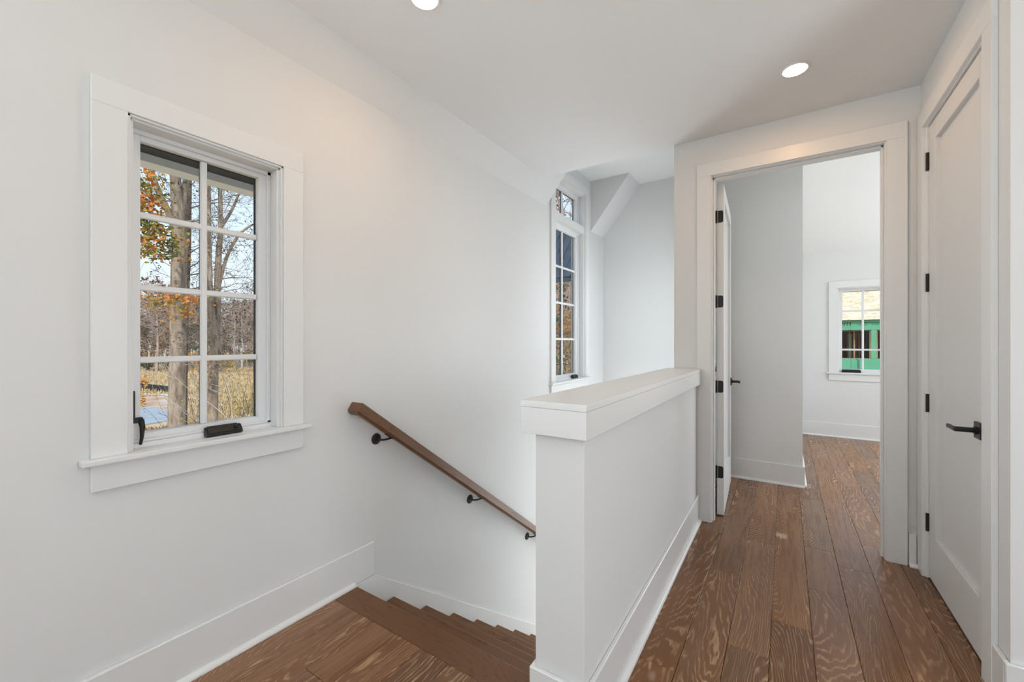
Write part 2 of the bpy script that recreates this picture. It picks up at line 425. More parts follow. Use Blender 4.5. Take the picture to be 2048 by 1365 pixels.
# ------------------------------------------------------------------ baseboards
def quarter(r=0.019, n=5):
    return [(0, 0)]+[(r*math.cos(a), r*math.sin(a)) for a in [PI/2*i/n for i in range(n+1)]]
def base_y(name, xf, sx, y0, y1, label, sh=None, sy0=None, sy1=None):
    """board on a wall face x=xf, facing sx; shoe moulding as a child"""
    o = MB().box(xf, xf+sx*0.016, y0, y1, 0.001, BH).build(name, 'trim', None, 0.003, 1, loc=(xf, (y0+y1)/2, 0))
    tag(o, label, 'baseboard', kind='structure')
    if sh is not False:
        MB().prism([(xf+sx*(0.016+p[0]), p[1]+0.0005) for p in quarter()], 'Y', y0 if sy0 is None else sy0, y1 if sy1 is None else sy1).build('shoe_moulding', 'trim', o, loc=(xf, (y0+y1)/2, 0))
    return o
def base_x(name, yf, sy, x0, x1, label, sh=None):
    o = MB().box(x0, x1, yf, yf+sy*0.016, 0.001, BH).build(name, 'trim', None, 0.003, 1, loc=((x0+x1)/2, yf, 0))
    tag(o, label, 'baseboard', kind='structure')
    if sh is not False:
        MB().prism([(yf+sy*(0.016+p[0]), p[1]+0.0005) for p in quarter()], 'X', x0, x1).build('shoe_moulding', 'trim', o, loc=((x0+x1)/2, yf, 0))
    return o
base_y('baseboard_left', XW, 1, -3.99, 1.500, 'tall white baseboard under the big window, ending above the stairs', sy1=1.372)
base_y('baseboard_half_wall', XH1, 1, YH+0.0005, YE, 'white baseboard along the hall side of the half wall')
base_x('baseboard_half_wall_end', YH, -1, XH0-0.016, XH1+0.016, 'white baseboard wrapping the near end of the half wall')
base_y('baseboard_half_wall_stair', XH0, -1, YH+0.0005, 1.36, 'short white baseboard return on the stair side of the half wall', sy1=1.245)
base_x('baseboard_end_left', YE, -1, XH1+0.016, -0.522, 'sliver of white baseboard between half wall and doorway trim', sh=False)
base_x('baseboard_end_right', YE, -1, 0.593, XR-0.018, 'short white baseboard between the doorway and the closed door')
base_y('baseboard_right', XR, -1, 2.1255, 2.226, 'short white baseboard beside the closed door, at the outer corner')
base_x('baseboard_side', 2.125, -1, XR-0.016, 3.5, 'white baseboard running off past the outer wall corner')
base_x('baseboard_closet', 4.475, -1, -0.55, 0.147, 'white baseboard on the closet wall past the doorway')
base_y('baseboard_closet_side', 0.131, 1, 4.4755, YF-0.016, 'white baseboard on the side of the closet wall')
base_x('baseboard_far', YF, -1, 0.131, 3.5, 'white baseboard below the far window')
base_x('baseboard_rear', -4.0, 1, XW, 3.5, 'white baseboard on the wall behind the viewer')

# ------------------------------------------------------------------ half wall with its cap
hw = MB().box(XH0, XH1, YH, YE, -3.0, 0.985).build('wall_half', 'wall', None, 0.0015, 1, loc=((XH0+XH1)/2, (YH+YE)/2, 0))
tag(hw, 'white half wall with a flat capped top beside the stairs', 'half wall', kind='structure')
CX0, CX1, CY0 = -0.738, -0.503, 1.178
box('cap_fascia', CX0+0.001, CX1-0.001, CY0+0.001, YE-0.001, 0.979, 1.066, 'trim', hw, 0.0012, 1)
box('cap_board', CX0, CX1, CY0, YE-0.001, 1.0665, 1.088, 'trim', hw, 0.0018, 2)

# ------------------------------------------------------------------ staircase
stair = empty('staircase', (-1.29, 1.377, 0), label='brown oak staircase going down between the window wall and the half wall', cat='staircase')
SX0, SX1 = XW+0.016, XH0-0.0015
RISE, RUN, NOSE = 0.1875, 0.2588, 1.377
tread0 = MB().box(SX0, SX1+0.0, NOSE-0.132, NOSE, -0.030, 0.0).build('landing_nosing', 'tread', stair, 0.004, 2, loc=(-1.3, NOSE-0.06, 0))
NT_ = 12
for i in range(1, NT_+1):
    y = NOSE+RUN*i; z = -RISE*i
    MB().box(SX0, SX1, y-RUN-0.026, y, z-0.028, z).build('tread', 'tread', stair, 0.005, 2, loc=(-1.3+0.13*i, y-0.12, z))
    box('riser', SX0, SX1, y-RUN-0.045, y-RUN-0.026, z, z+RISE-0.030, 'trim', stair)
z = -RISE*(NT_+1); y = NOSE+RUN*NT_
box('riser', SX0, SX1, y-0.045, y-0.026, z, z+RISE-0.03, 'trim', stair)
lf = MB().box(XW, -0.55, y-0.04, 4.99, z-0.2, z).build('floor_lower', 'plank', loc=(-1.2, 4.6, z)); tag(lf, 'brown lower landing floor at the foot of the stairs', 'floor', kind='structure')
# skirt boards: sawn parallel to the flight
def skirt(name, x0, x1):
    sl = -RISE/RUN
    pts = [(1.374, 0.0), (1.500, 0.0), (4.60, (4.60-1.500)*sl), (4.60, (4.6-1.5)*sl-0.42), (1.374, -0.42)]
    MB().prism(pts, 'X', x0, x1).build(name, 'trim', stair, 0.0015, 1, loc=(x0, 2.5, -1))
skirt('skirt_board', XW+0.0012, XW+0.016)
skirt('skirt_board', XH0-0.0015, XH0-0.0145)
tag(MB().box(SX0, SX1, 1.28, 1.35, -3.0, -0.24).build('wall_under_landing', 'wall', loc=(-1.3, 1.3, -3)), 'white wall under the landing edge, hidden by the steps', 'wall', kind='structure')

# ------------------------------------------------------------------ handrail
rail = empty('handrail', (XW+0.06, 1.36, 0.9), label='brown oak handrail on black brackets along the stair wall', cat='handrail')
def rail_profile():      # across (x from wall), up
    w, h, c = 0.023, 0.029, 0.011
    return [(-w+0.003, h), (w-0.003, h), (w, h-0.004), (w, -h+c), (w-c, -h), (-w+c, -h), (-w, -h+c), (-w, h-0.004)]
rx = XW+0.066
sl = -RISE/RUN; dl = Vector((0, 1, sl)).normalized(); nl = Vector((0, -dl.z, dl.y))
A = Vector((rx, 1.372, 0.930)); B = A+dl*3.6
prof = rail_profile()
mb = MB(); n = len(prof)
# mitred start: wall return, mitre plane at 45 degrees
def ring_main(P, mitre):
    r = []
    for (a, b) in prof:
        q = P+Vector((a, 0, 0))+nl*b
        if mitre: q = q+dl*(-a)*1.0
        r.append(tuple(q))
    return r
r0 = ring_main(A, True); r1 = ring_main(B, False)
mb.v = r0+r1; mb.f = [tuple(range(n)), tuple(reversed(range(n, 2*n)))]+[(i, n+i, n+(i+1) % n, (i+1) % n) for i in range(n)]
ro = mb.build('rail', 'rail', rail, 0.0, loc=tuple(A))
ro.data.transform(Matrix.Rotation(-math.atan(sl), 4, 'X')); ro.rotation_euler = (math.atan(sl), 0, 0)
mb = MB(); r2 = []
for (a, b) in prof:      # return piece toward the wall: its length axis is -X
    q = A+nl*b+dl*(-a); q = Vector((XW, q.y, q.z)); r2.append(tuple(q))
mb.v = r0+r2; mb.f = [tuple(range(n)), tuple(reversed(range(n, 2*n)))]+[(i, n+i, n+(i+1) % n, (i+1) % n) for i in range(n)]
mb.build('wall_return', 'rail', rail, 0.0, loc=tuple(A))
for (yb, zb) in ((1.522, 0.742), (2.346, 0.146), (3.142, -0.432), (3.94, -1.01)):
    br = empty('bracket', (XW, yb, zb)); br.parent = rail; br.location = Vector((XW, yb, zb))-Vector(rail.location)
    MB().lathe([(0.031, 0.0), (0.031, 0.004), (0.026, 0.010), (0.012, 0.014)], (XW, yb, zb), 'X', 22).build('rosette', 'bronze', br, smooth=False, loc=(XW, yb, zb))
    ps = []
    zr = A.z+(yb+0.055-A.y)*sl-0.030*math.sqrt(1+sl*sl)
    P0 = Vector((XW+0.010, yb, zb)); P1 = Vector((XW+0.045, yb+0.012, zb-0.012)); P2 = Vector((rx-0.004, yb+0.045, zb+0.004)); P3 = Vector((rx, yb+0.055, zr))
    for i in range(9):
        t = i/8; ps.append(P0*(1-t)**3+P1*3*t*(1-t)**2+P2*3*t*t*(1-t)+P3*t**3)
    MB().tube(ps, 0.0058, 8).build('arm', 'bronze', br, smooth=True, loc=tuple(P0))
    mb = MB(); c = A+dl*((yb+0.055-A.y)/dl.y)-nl*0.0305
    u = dl*0.028; s_ = Vector((0.011, 0, 0)); t_ = nl*0.002
    mb.v = [tuple(c+p) for p in (-u-s_-t_, u-s_-t_, u+s_-t_, -u+s_-t_, -u-s_+t_, u-s_+t_, u+s_+t_, -u+s_+t_)]
    mb.f = [(0,3,2,1),(4,5,6,7),(0,1,5,4),(1,2,6,5),(2,3,7,6),(3,0,4,7)]
    mb.build('saddle', 'bronze', br, loc=tuple(c))

# ------------------------------------------------------------------ windows
def window(name, mapf, u0, u1, z0, z1, sashes, label, operator=None, lock=None, head=0.088):
    """mapf(u, v, w) -> world; v runs outwards. sashes: list of (zlo, zhi, rows, cols, row fractions)"""
    c0 = mapf((u0+u1)/2, 0, z0)
    root = empty(name, c0, label=label, cat='window', kind='structure')
    def b(nm, a0, a1, v0, v1, w0, w1, mat='trim', par=None, bev=0.0015, seg=1):
        p = mapf(a0, v0, w0); q = mapf(a1, v1, w1)
        return box(nm, min(p[0], q[0]), max(p[0], q[0]), min(p[1], q[1]), max(p[1], q[1]), w0, w1, mat, par or root, bev, seg)
    cw = 0.0905
    for s, a in ((-1, u0), (1, u1)):
        lo, hi = (a-cw, a) if s < 0 else (a, a+cw)
        b('casing', lo, hi, -0.019, 0, z0, z1)
        i1, i2 = (a, a+0.009) if s < 0 else (a-0.009, a)
        b('bead', i1, i2, -0.012, 0.02, z0, z1-0.0)
        i1, i2 = (a-E_, a+0.016) if s < 0 else (a-0.016, a+E_)
        b('jamb', i1, i2, 0.001, 0.070, z0, z1+E_)
        i1, i2 = (a+0.009, a+0.020) if s < 0 else (a-0.020, a-0.009)
        b('jamb_stop', i1, i2, 0.004, 0.05, z0, z1-0.016)
        i1, i2 = (a-E_, a+0.030) if s < 0 else (a-0.030, a+E_)
        b('frame', i1, i2, 0.066, 0.146, z0, z1+E_, 'vinyl')
    b('casing', u0-cw, u1+cw, -0.019, 0, z1, z1+head)
    b('bead', u0, u1, -0.012, 0.02, z1-0.009, z1)
    b('jamb', u0, u1, 0.001, 0.070, z1-0.016, z1+E_)
    b('frame', u0, u1, 0.066, 0.146, z1-0.030, z1+E_, 'vinyl')
    b('frame', u0, u1, 0.050, 0.146, z0-0.01, z0+0.016, 'vinyl')
    b('frame', u0, u1, 0.066, 0.146, z0+0.016, z0+0.026, 'vinyl')
    b('stool', u0-cw-0.026, u1+cw+0.026, -0.047, 0.0, z0-0.019, z0, 'trim', None, 0.004, 2)
    b('stool', u0-E_, u1+E_, 0.0, 0.066, z0-0.019, z0, 'trim', None, 0.001, 1)
    b('apron', u0-cw, u1+cw, -0.019, 0, z0-0.110, z0-0.019)
    st = 0.060                                             # casing edge to glass
    for si, (w0, w1, rows, cols) in enumerate(sashes):
        g0, g1 = u0+st, u1-st
        sm = empty('sash', mapf((g0+g1)/2, 0.1, w0)); sm.parent = root; sm.location = Vector(mapf((g0+g1)/2, 0.1, w0))-Vector(c0)
        fr = 0.034
        b('stile', g0-fr, g0, 0.082, 0.130, w0-fr, w1+fr, 'vinyl', sm)
        b('stile', g1, g1+fr, 0.082, 0.130, w0-fr, w1+fr, 'vinyl', sm)
        b('sash_rail', g0, g1, 0.082, 0.130, w0-fr, w0, 'vinyl', sm)
        b('sash_rail', g0, g1, 0.082, 0.130, w1, w1+fr, 'vinyl', sm)
        for a0, a1 in ((g0, g0+0.004), (g1-0.004, g1)): b('gasket', a0, a1, 0.112, 0.121, w0, w1, 'gasket', sm, 0)
        b('gasket', g0, g1, 0.112, 0.121, w1-0.004, w1, 'gasket', sm, 0)
        mw = 0.0235
        rz = [w0+(w1-w0)*r for r in rows]; cu = [g0+(g1-g0)*c for c in cols]
        for c in cu:
            b('muntin', c-mw/2, c+mw/2, 0.094, 0.110, w0, w1, 'vinyl', sm, 0.004, 1)
            b('spacer', c-0.008, c+0.008, 0.1165, 0.124, w0, w1, 'gasket', sm, 0)
        for r in rz:
            b('muntin', g0, g1, 0.0955, 0.109, r-mw/2, r+mw/2, 'vinyl', sm, 0.004, 1)
            b('spacer', g0, g1, 0.1175, 0.123, r-0.008, r+0.008, 'gasket', sm, 0)
        us = [g0]+cu+[g1]; ws_ = [w0]+rz+[w1]
        for a0, a1 in zip(us, us[1:]):
            for q0, q1 in zip(ws_, ws_[1:]):
                b('pane', a0, a1, 0.110, 0.114, q0, q1, 'glass', sm, 0)
    for m in range(len(sashes)-1):                          # mullion between two sashes
        w0 = sashes[m][1]; w1 = sashes[m+1][0]
        b('transom_bar', u0+0.01, u1-0.01, -0.004, 0.146, w0+0.040, w1-0.040, 'trim')
        b('transom_bar', u0+0.01, u1-0.01, 0.060, 0.146, w0+0.03, w1-0.03, 'vinyl')
    if operator:
        uc, ln = operator
        f = mapf(0, 1, 0)[0]-mapf(0, 0, 0)[0]
        op = empty('crank_operator', mapf(uc, 0.05, z0)); op.parent = root; op.location = Vector(mapf(uc, 0.05, z0))-Vector(c0)
        def strip(nm, prof2, a0, a1, bev=0.0):
            mb = MB(); k = len(prof2)
            mb.v = [mapf(a0, p[0], p[1]) for p in prof2]+[mapf(a1, p[0], p[1]) for p in prof2]
            mb.f = [tuple(range(k)), tuple(reversed(range(k, 2*k)))]+[(i, k+i, k+(i+1) % k, (i+1) % k) for i in range(k)]
            mb.build(nm, 'black', op, bev, 2, loc=mapf(uc, 0.05, z0))
        zt = z0+0.001
        strip('base_cover', [(0.052, zt), (0.028, zt), (0.020, zt+0.004), (0.022, zt+0.014), (0.040, zt+0.034), (0.052, zt+0.036)], uc-ln/2, uc+ln/2, 0.002)
        strip('folding_handle', [(0.0215, zt+0.012), (0.018, zt+0.015), (0.037, zt+0.037), (0.046, zt+0.040), (0.046, zt+0.036), (0.038, zt+0.033)], uc-ln/2+0.006, uc+ln/2-0.014, 0.0015)
        strip('knob', [(0.026, zt+0.021), (0.019, zt+0.027), (0.025, zt+0.036), (0.033, zt+0.031)], uc+ln/2-0.030, uc+ln/2-0.018, 0.003)
    if lock:
        uc, zl = lock
        lk = empty('sash_lock', mapf(uc, 0.07, zl)); lk.parent = root; lk.location = Vector(mapf(uc, 0.07, zl))-Vector(c0)
        b('lock_plate', uc-0.007, uc+0.007, 0.056, 0.066, zl, zl+0.112, 'black', lk, 0.002, 1)
        b('lock_hub', uc-0.008, uc+0.026, 0.044, 0.060, zl-0.004, zl+0.016, 'black', lk, 0.003, 2)
        mb = MB().tube([mapf(uc+0.020, 0.048, zl+0.008), mapf(uc+0.024, 0.046, zl-0.020), mapf(uc+0.022, 0.045, zl-0.055), mapf(uc+0.018, 0.044, zl-0.083)], [0.010, 0.0085, 0.006, 0.0045], 8)
        mb.build('lock_lever', 'black', lk, smooth=True, loc=mapf(uc, 0.07, zl))
    return root
lw = lambda u, v, w: (XW-v, u, w)
fw_ = lambda u, v, w: (u, YF+v, w)
R4 = [0.25, 0.5, 0.75]
window('window_1', lw, *W1, [(0.944, 2.024, R4, [0.5])], 'tall white eight pane window nearest the viewer, trees outside', (0.785, 0.132), (0.503, 0.992))
window('window_2', lw, *W2, [(0.930, 2.468, R4, [0.5]), (2.628, 2.902, [], [0.5])], 'narrow tall white window with a transom over the stairs', (4.22, 0.13))
window('window_3', fw_, *W3, [(0.917, 1.965, [0.25, 0.75], [0.5])], 'white window in the far room facing a building site', (0.742, 0.20))
# plain frames for unseen windows, most of them made up to bring in daylight
for nm, mp, (u0, u1, w0, w1), lb in (('added_window_4', lambda u, v, w: (XW-v, u, w), (-3.4, -1.4, 0.65, 2.35), 'wide white window added on the same wall, unseen behind the viewer'),
                                   ('added_window_10', lambda u, v, w: (XW-v, u, w), (-1.35, -0.25, 0.65, 2.35), 'unseen white window added beside the viewer on the stair wall'),
                                   ('added_window_5', lambda u, v, w: (u, -4.0-v*0.66, w), (-0.7, 2.5, 0.6, 2.4), 'unseen wide white window added in the wall behind the viewer'),
                                   ('window_6', lambda u, v, w: (3.5+v*0.8, u, w), (3.9, 6.7, 0.65, 2.75), 'large white window lighting the far room from its side'),
                                   ('added_window_7', lambda u, v, w: (XW-v, u, w), (4.02, 4.88, -2.05, 0.32), 'unseen white window added low in the stairwell, behind the half wall'),
                                   ('added_window_12', lambda u, v, w: (-0.69+v*0.95, u, w), (3.6, 4.44, 1.0, 2.5), 'unseen white window added between stairwell and far room for fill'),
                                   ('added_window_8', lambda u, v, w: (3.5+v*0.8, u, w), (-2.6, -0.55, 0.65, 2.35), 'unseen wide white window added off to the side behind the viewer'),
                                   ('added_window_11', lambda u, v, w: (3.5+v*0.8, u, w), (-0.4, 1.6, 0.65, 2.35), 'unseen wide white window added off to the side of the viewer'),
                                   ('added_window_9', lambda u, v, w: (u, YF+v, w), (1.55, 3.05, 0.7, 2.2), 'unseen second white window added to the far room, behind the door frame')):
    r_ = empty(nm, mp((u0+u1)/2, 0, w0), label=lb, cat='window', kind='structure')
    def bb(n_, a0, a1, q0, q1, v0=0.10, v1=0.14, m_='vinyl'):
        p = mp(a0, v0, 0); q = mp(a1, v1, 0)
        box(n_, min(p[0], q[0]), max(p[0], q[0]), min(p[1], q[1]), max(p[1], q[1]), q0, q1, m_, r_)
    bb('frame', u0, u0+0.05, w0, w1); bb('frame', u1-0.05, u1, w0, w1); bb('frame', u0, u1, w0, w0+0.05); bb('frame', u0, u1, w1-0.05, w1)
    um = (u0+u1)/2; bb('muntin', um-0.02, um+0.02, w0, w1, 0.10, 0.13)
    bb('pane', u0, um, w0, w1, 0.132, 0.136, 'glass'); bb('pane', um, u1, w0, w1, 0.132, 0.136, 'glass')

# ------------------------------------------------------------------ doors
def door(name, loc, rz, width, zt, mat, label, hinges, handle_side, lever_dir, knuckles=True, leaf=False):
    """local x from the hinge, face at y=0, body to +y"""
    root = empty(name, loc, rz, label=label, cat='door', kind='structure'); root['local'] = 1
    th = 0.046; z0 = 0.010; s = 0.112; t = 0.100; bt = 0.240; rec = 0.0195
    def b(nm, x0, x1, y0, y1, a0, a1, m=mat, par=root, bev=0.0012):
        o = MB().box(x0, x1, y0, y1, a0, a1).build(nm, m, None, bev, 1, loc=((x0+x1)/2, (y0+y1)/2, (a0+a1)/2)); o.parent = par
        if par is not root: o.location = Vector(o.location)-Vector(par.location)
        return o
    b('stile', 0, s, 0, th, z0, zt); b('stile', width-s, width, 0, th, z0, zt)
    b('door_rail', s, width-s, 0, th, zt-t, zt); b('door_rail', s, width-s, 0, th, z0, z0+bt)
    b('panel', s-0.01, width-s+0.01, rec, th-rec, z0+bt-0.01, zt-t+0.01, bev=0)
    for zh in hinges:
        hg = empty('hinge', (0, 0, zh)); hg.parent = root; hg.location = (0, 0, zh)
        if knuckles:
            o = MB().tube([(-0.004, -0.006, zh-0.049), (-0.004, -0.006, zh+0.049)], 0.0075, 10).build('knuckle', 'black', None, smooth=False, loc=(0, 0, zh)); o.parent = hg; o.location = (0, 0, 0)
            o = MB().box(-0.018, 0.004, -0.003, 0.003, zh-0.047, zh+0.047).build('leaf', 'black', None, 0.001, 1, loc=(0, 0, zh)); o.parent = hg; o.location = (0, 0, 0)
        if leaf:
            mb = MB()
            pts = [(0.039, -0.044), (0.014, -0.044), (0.007, -0.040), (0.004, -0.032), (0.004, 0.032), (0.007, 0.040), (0.014, 0.044), (0.039, 0.044)]
            mb.prism([(p[0], zh+p[1]) for p in pts], 'X', -0.0022, 0.0004)
            o = mb.build('leaf', 'black', None, 0, loc=(0, 0, zh)); o.parent = hg; o.location = (0, 0, 0)
            o = MB().tube([(-0.004, th+0.003, zh-0.046), (-0.004, th+0.003, zh+0.046)], 0.0065, 10).build('knuckle', 'black', None, loc=(0, 0, zh)); o.parent = hg; o.location = (0, 0, 0)
    hx = width-0.070 if name != 'door_1' else width-0.104; hz = 0.925
    hd = empty('handle', (hx, 0, hz)); hd.parent = root; hd.location = (hx, 0, hz)
    def add(nm, mb, bev=0.0, sm=False):
        o = mb.build(nm, 'black', None, bev, 2, smooth=sm, loc=(hx, 0, hz)); o.parent = hd; o.location = (0, 0, 0)
    add('rosette', MB().box(hx-0.033, hx+0.033, -0.009, 0.0, hz-0.033, hz+0.033), 0.0012)
    add('collar', MB().lathe([(0.0155, -0.017), (0.0155, -0.009)], (hx, 0, hz), 'Y', 20))
    add('neck', MB().tube([(hx, -0.009, hz), (hx, -0.072, hz)], 0.0105, 16), sm=False)
    ld = lever_dir
    add('lever', MB().box(hx-0.010 if ld > 0 else hx+0.010, hx+ld*0.088, -0.078, -0.066, hz-0.0085, hz+0.0085), 0.005)
    return root
D1L = D1[1]-D1[0]-0.006
door('door_1', (XR+0.009, D1[1]-0.003, 0), -PI/2, D1L, D1[2]-0.005, 'door', 'closed pale grey one panel door with a black lever handle',
     (2.262, 1.604, 0.950, 0.302), 1, -1)
door('door_2', (-0.374, YE+0.150, 0), math.radians(92.6), 0.912, 2.440, 'door2', 'white door standing open into the far room',
     (2.205, 1.580, 0.953, 0.324), 1, -1, knuckles=False, leaf=True)

def door_trim(name, mp, a0, a1, zt, depth, label, cw=0.092, inner=True):
    """mp(u, v, w): u along the wall, v out of the room into the wall"""
    root = empty(name, mp((a0+a1)/2, 0, 0), label=label, cat='door trim', kind='structure')
    def b(nm, u0, u1, v0, v1, w0, w1, bev=0.0015):
        p = mp(u0, v0, 0); q = mp(u1, v1, 0)
        box(nm, min(p[0], q[0]), max(p[0], q[0]), min(p[1], q[1]), max(p[1], q[1]), w0, w1, 'trim', root, bev, 1)
    r = 0.006
    b('casing', a0-r-cw, a0-r, -0.018, 0, 0, zt+r); b('casing', a1+r, a1+r+cw, -0.018, 0, 0, zt+r)
    b('casing', a0-r-cw, a1+r+cw, -0.018, 0, zt+r, zt+r+cw)
    b('jamb', a0-0.019, a0, -0.002, depth, 0, zt+0.019); b('jamb', a1, a1+0.019, -0.002, depth, 0, zt+0.019)
    b('jamb', a0, a1, -0.002, depth, zt, zt+0.019)
    if inner:
        sv = depth-0.056
        b('door_stop', a0, a0+0.011, sv-0.034, sv, 0, zt); b('door_stop', a1-0.011, a1, sv-0.034, sv, 0, zt); b('door_stop', a0, a1, sv-0.034, sv, zt-0.011, zt)
        b('casing', a0-r-cw, a0-r, depth, depth+0.018, 0, zt+r); b('casing', a1+r, a1+r+cw, depth, depth+0.018, 0, zt+r); b('casing', a0-r-cw, a1+r+cw, depth, depth+0.018, zt+r, zt+r+cw)
    else:
        sv = 0.062
        b('door_stop', a0, a0+0.011, sv, sv+0.034, 0, zt); b('door_stop', a1-0.011, a1, sv, sv+0.034, 0, zt); b('door_stop', a0, a1, sv, sv+0.034, zt-0.011, zt)
    return root
door_trim('trim_2', lambda u, v, w: (u, YE+v, w), DO[0], DO[1], DO[2], 0.125, 'white flat trim framing the open doorway')
door_trim('trim_3', lambda u, v, w: (XR+v, u, w), D1[0], D1[1], D1[2], 0.115, 'white flat trim framing the closed door', inner=False)

# ------------------------------------------------------------------ recessed lights
def can(loc, label):
    o = empty('recessed_light', loc, label=label, cat='light', group='recessed ceiling lights')
    x, y, z = loc
    MB().lathe([(0.0675, 0.0), (0.0675, -0.003), (0.064, -0.006), (0.056, -0.006), (0.054, -0.002), (0.054, 0.0)], loc, 'Z', 40).build('trim_ring', 'trim', o, loc=loc)
    MB().lathe([(0.054, -0.0025), (0.054, -0.0045), (0.050, -0.005)], loc, 'Z', 40).build('lens', 'lamp', o, loc=loc)
can((-1.278, 1.272, ZC-0.0005), 'round lit recessed light at the top edge, above the big window')
can((0.045, 2.693, ZC-0.0005), 'round lit recessed light in front of the open doorway')

# ------------------------------------------------------------------ outdoors
GZ = -3.3
def mat_noise(name, stops, scale=1.0, detail=4, rough=0.9, st=(1, 1, 1), bump=0.0, dist=0.0):
    t = NT(name); n = t.noise(t.mapping(t.obj(), st), scale, detail, 0.6, dist)
    t.link(t.ramp(n, stops), t.b.inputs['Base Color']); t.b.inputs['Roughness'].default_value = rough
    t.b.inputs['Specular IOR Level'].default_value = 0.15
    if bump: t.bump(n, bump, 0.03)
    return t.m
M['field'] = mat_noise('dry_field', [(0.30, (0.34, 0.22, 0.12)), (0.45, (0.52, 0.37, 0.21)), (0.6, (0.62, 0.47, 0.29)), (0.78, (0.36, 0.30, 0.15))], 0.35, 8)
M['straw'] = mat_noise('dry_grass_blades', [(0.3, (0.42, 0.29, 0.16)), (0.5, (0.60, 0.45, 0.27)), (0.7, (0.36, 0.30, 0.15))], 0.6, 3)
M['redgrass'] = mat_noise('russet_grass_blades', [(0.3, (0.20, 0.10, 0.06)), (0.6, (0.40, 0.25, 0.15)), (0.75, (0.30, 0.16, 0.08))], 0.9, 3)
M['road'] = mat_noise('road_asphalt', [(0.3, (0.30, 0.32, 0.36)), (0.7, (0.42, 0.44, 0.48))], 1.5, 6)
M['dirt'] = mat_noise('red_dirt', [(0.3, (0.36, 0.17, 0.09)), (0.5, (0.52, 0.36, 0.26)), (0.7, (0.60, 0.52, 0.45))], 0.9, 6)
M['kerb'] = mat_noise('pale_kerb', [(0.3, (0.52, 0.48, 0.44)), (0.7, (0.66, 0.62, 0.58))], 3, 4)
M['fabric'] = mat_noise('black_fabric', [(0.3, (0.02, 0.02, 0.025)), (0.7, (0.05, 0.05, 0.055))], 6, 3)
M['bark'] = mat_noise('grey_brown_bark', [(0.28, (0.12, 0.085, 0.065)), (0.5, (0.29, 0.225, 0.175)), (0.72, (0.46, 0.385, 0.315))], 9, 6, st=(1, 1, 0.28), bump=0.6)
M['bark_dark'] = mat_noise('dark_bark', [(0.3, (0.055, 0.042, 0.035)), (0.7, (0.20, 0.155, 0.125))], 9, 5, st=(1, 1, 0.3), bump=0.5)
M['bark_pale'] = mat_noise('pale_bark', [(0.3, (0.42, 0.37, 0.33)), (0.7, (0.72, 0.68, 0.64))], 5, 4, st=(1, 1, 0.5))
M['bark_far'] = mat_noise('russet_far_bark', [(0.3, (0.34, 0.22, 0.18)), (0.5, (0.50, 0.37, 0.31)), (0.7, (0.60, 0.48, 0.42))], 0.6, 3)
M['leaf_mix'] = mat_noise('autumn_leaves', [(0.32, (0.075, 0.10, 0.022)), (0.45, (0.20, 0.21, 0.045)), (0.53, (0.48, 0.30, 0.05)), (0.60, (0.62, 0.21, 0.045)), (0.72, (0.40, 0.10, 0.035))], 2.3, 3)
M['leaf_orange'] = mat_noise('orange_leaves', [(0.34, (0.12, 0.13, 0.025)), (0.45, (0.50, 0.33, 0.07)), (0.56, (0.66, 0.27, 0.06)), (0.7, (0.50, 0.14, 0.05))], 2.6, 3)
M['leaf_dark'] = mat_noise('dull_leaves', [(0.3, (0.05, 0.045, 0.03)), (0.6, (0.13, 0.095, 0.06)), (0.75, (0.34, 0.17, 0.06))], 2.0, 2)
M['leaf_yellow'] = mat_noise('yellow_leaves', [(0.33, (0.10, 0.115, 0.03)), (0.48, (0.38, 0.30, 0.06)), (0.6, (0.60, 0.40, 0.07)), (0.72, (0.50, 0.24, 0.06))], 1.6, 3)
M['leaf_green'] = mat_noise('olive_leaves', [(0.33, (0.045, 0.06, 0.028)), (0.55, (0.15, 0.16, 0.07)), (0.72, (0.36, 0.25, 0.09))], 0.8, 3)

g = MB(); g.v = [(-220, -160, GZ), (160, -160, GZ), (160, 220, GZ), (-220, 220, GZ)]; g.f = [(0, 1, 2, 3)]
tag(g.build('ground', 'field', loc=(0, 0, GZ)), 'dry tan field outside beyond the road', 'ground', kind='structure')
# road bending past the house; its far kerb runs from (-43, 11) toward (-29, 10)
def strip(name, left, right, z, mat, label, cat, kind='structure', th=0.05):
    mb = MB(); n = len(left)
    mb.v = [(*p, z) for p in left]+[(*p, z) for p in right]+[(*p, z-th) for p in left]+[(*p, z-th) for p in right]
    for i in range(n-1):
        mb.f += [(i, i+1, n+i+1, n+i), (2*n+i, 3*n+i, 3*n+i+1, 2*n+i+1), (i, 2*n+i, 2*n+i+1, i+1), (n+i, n+i+1, 3*n+i+1, 3*n+i)]
    o = mb.build(name, mat, loc=(left[0][0], left[0][1], z)); return tag(o, label, cat, kind=kind)
strip('road', [(-46, 3.0), (-40.5, 10.2), (-36, 10.6), (-31.8, 10.3), (-29.9, 9.6), (-29, 6), (-29, -20)], [(-60, -12), (-52, -14), (-46, -15), (-40, -16), (-36, -16), (-33, -17), (-31, -20)], GZ+0.06, 'road', 'grey road surface outside the big window', 'road')
strip('path', [(-50, 10.5), (-44, 13.2), (-38.5, 13.6), (-33, 13.2), (-30.5, 11.6)], [(-46, 3.0), (-40.5, 10.2), (-36, 10.6), (-31.8, 10.3), (-29.9, 9.6)], GZ+0.05, 'dirt', 'strip of red dirt along the far edge of the road', 'dirt')
mbk = MB().tube([(-50, 10.6, GZ+0.1), (-44.2, 13.3, GZ+0.1), (-38.5, 13.7, GZ+0.1), (-33, 13.3, GZ+0.1)], 0.10, 6)
tag(mbk.build('kerb', 'kerb', loc=(-44, 13, GZ)), 'pale kerb edging the dirt strip beyond the road', 'kerb', kind='structure')
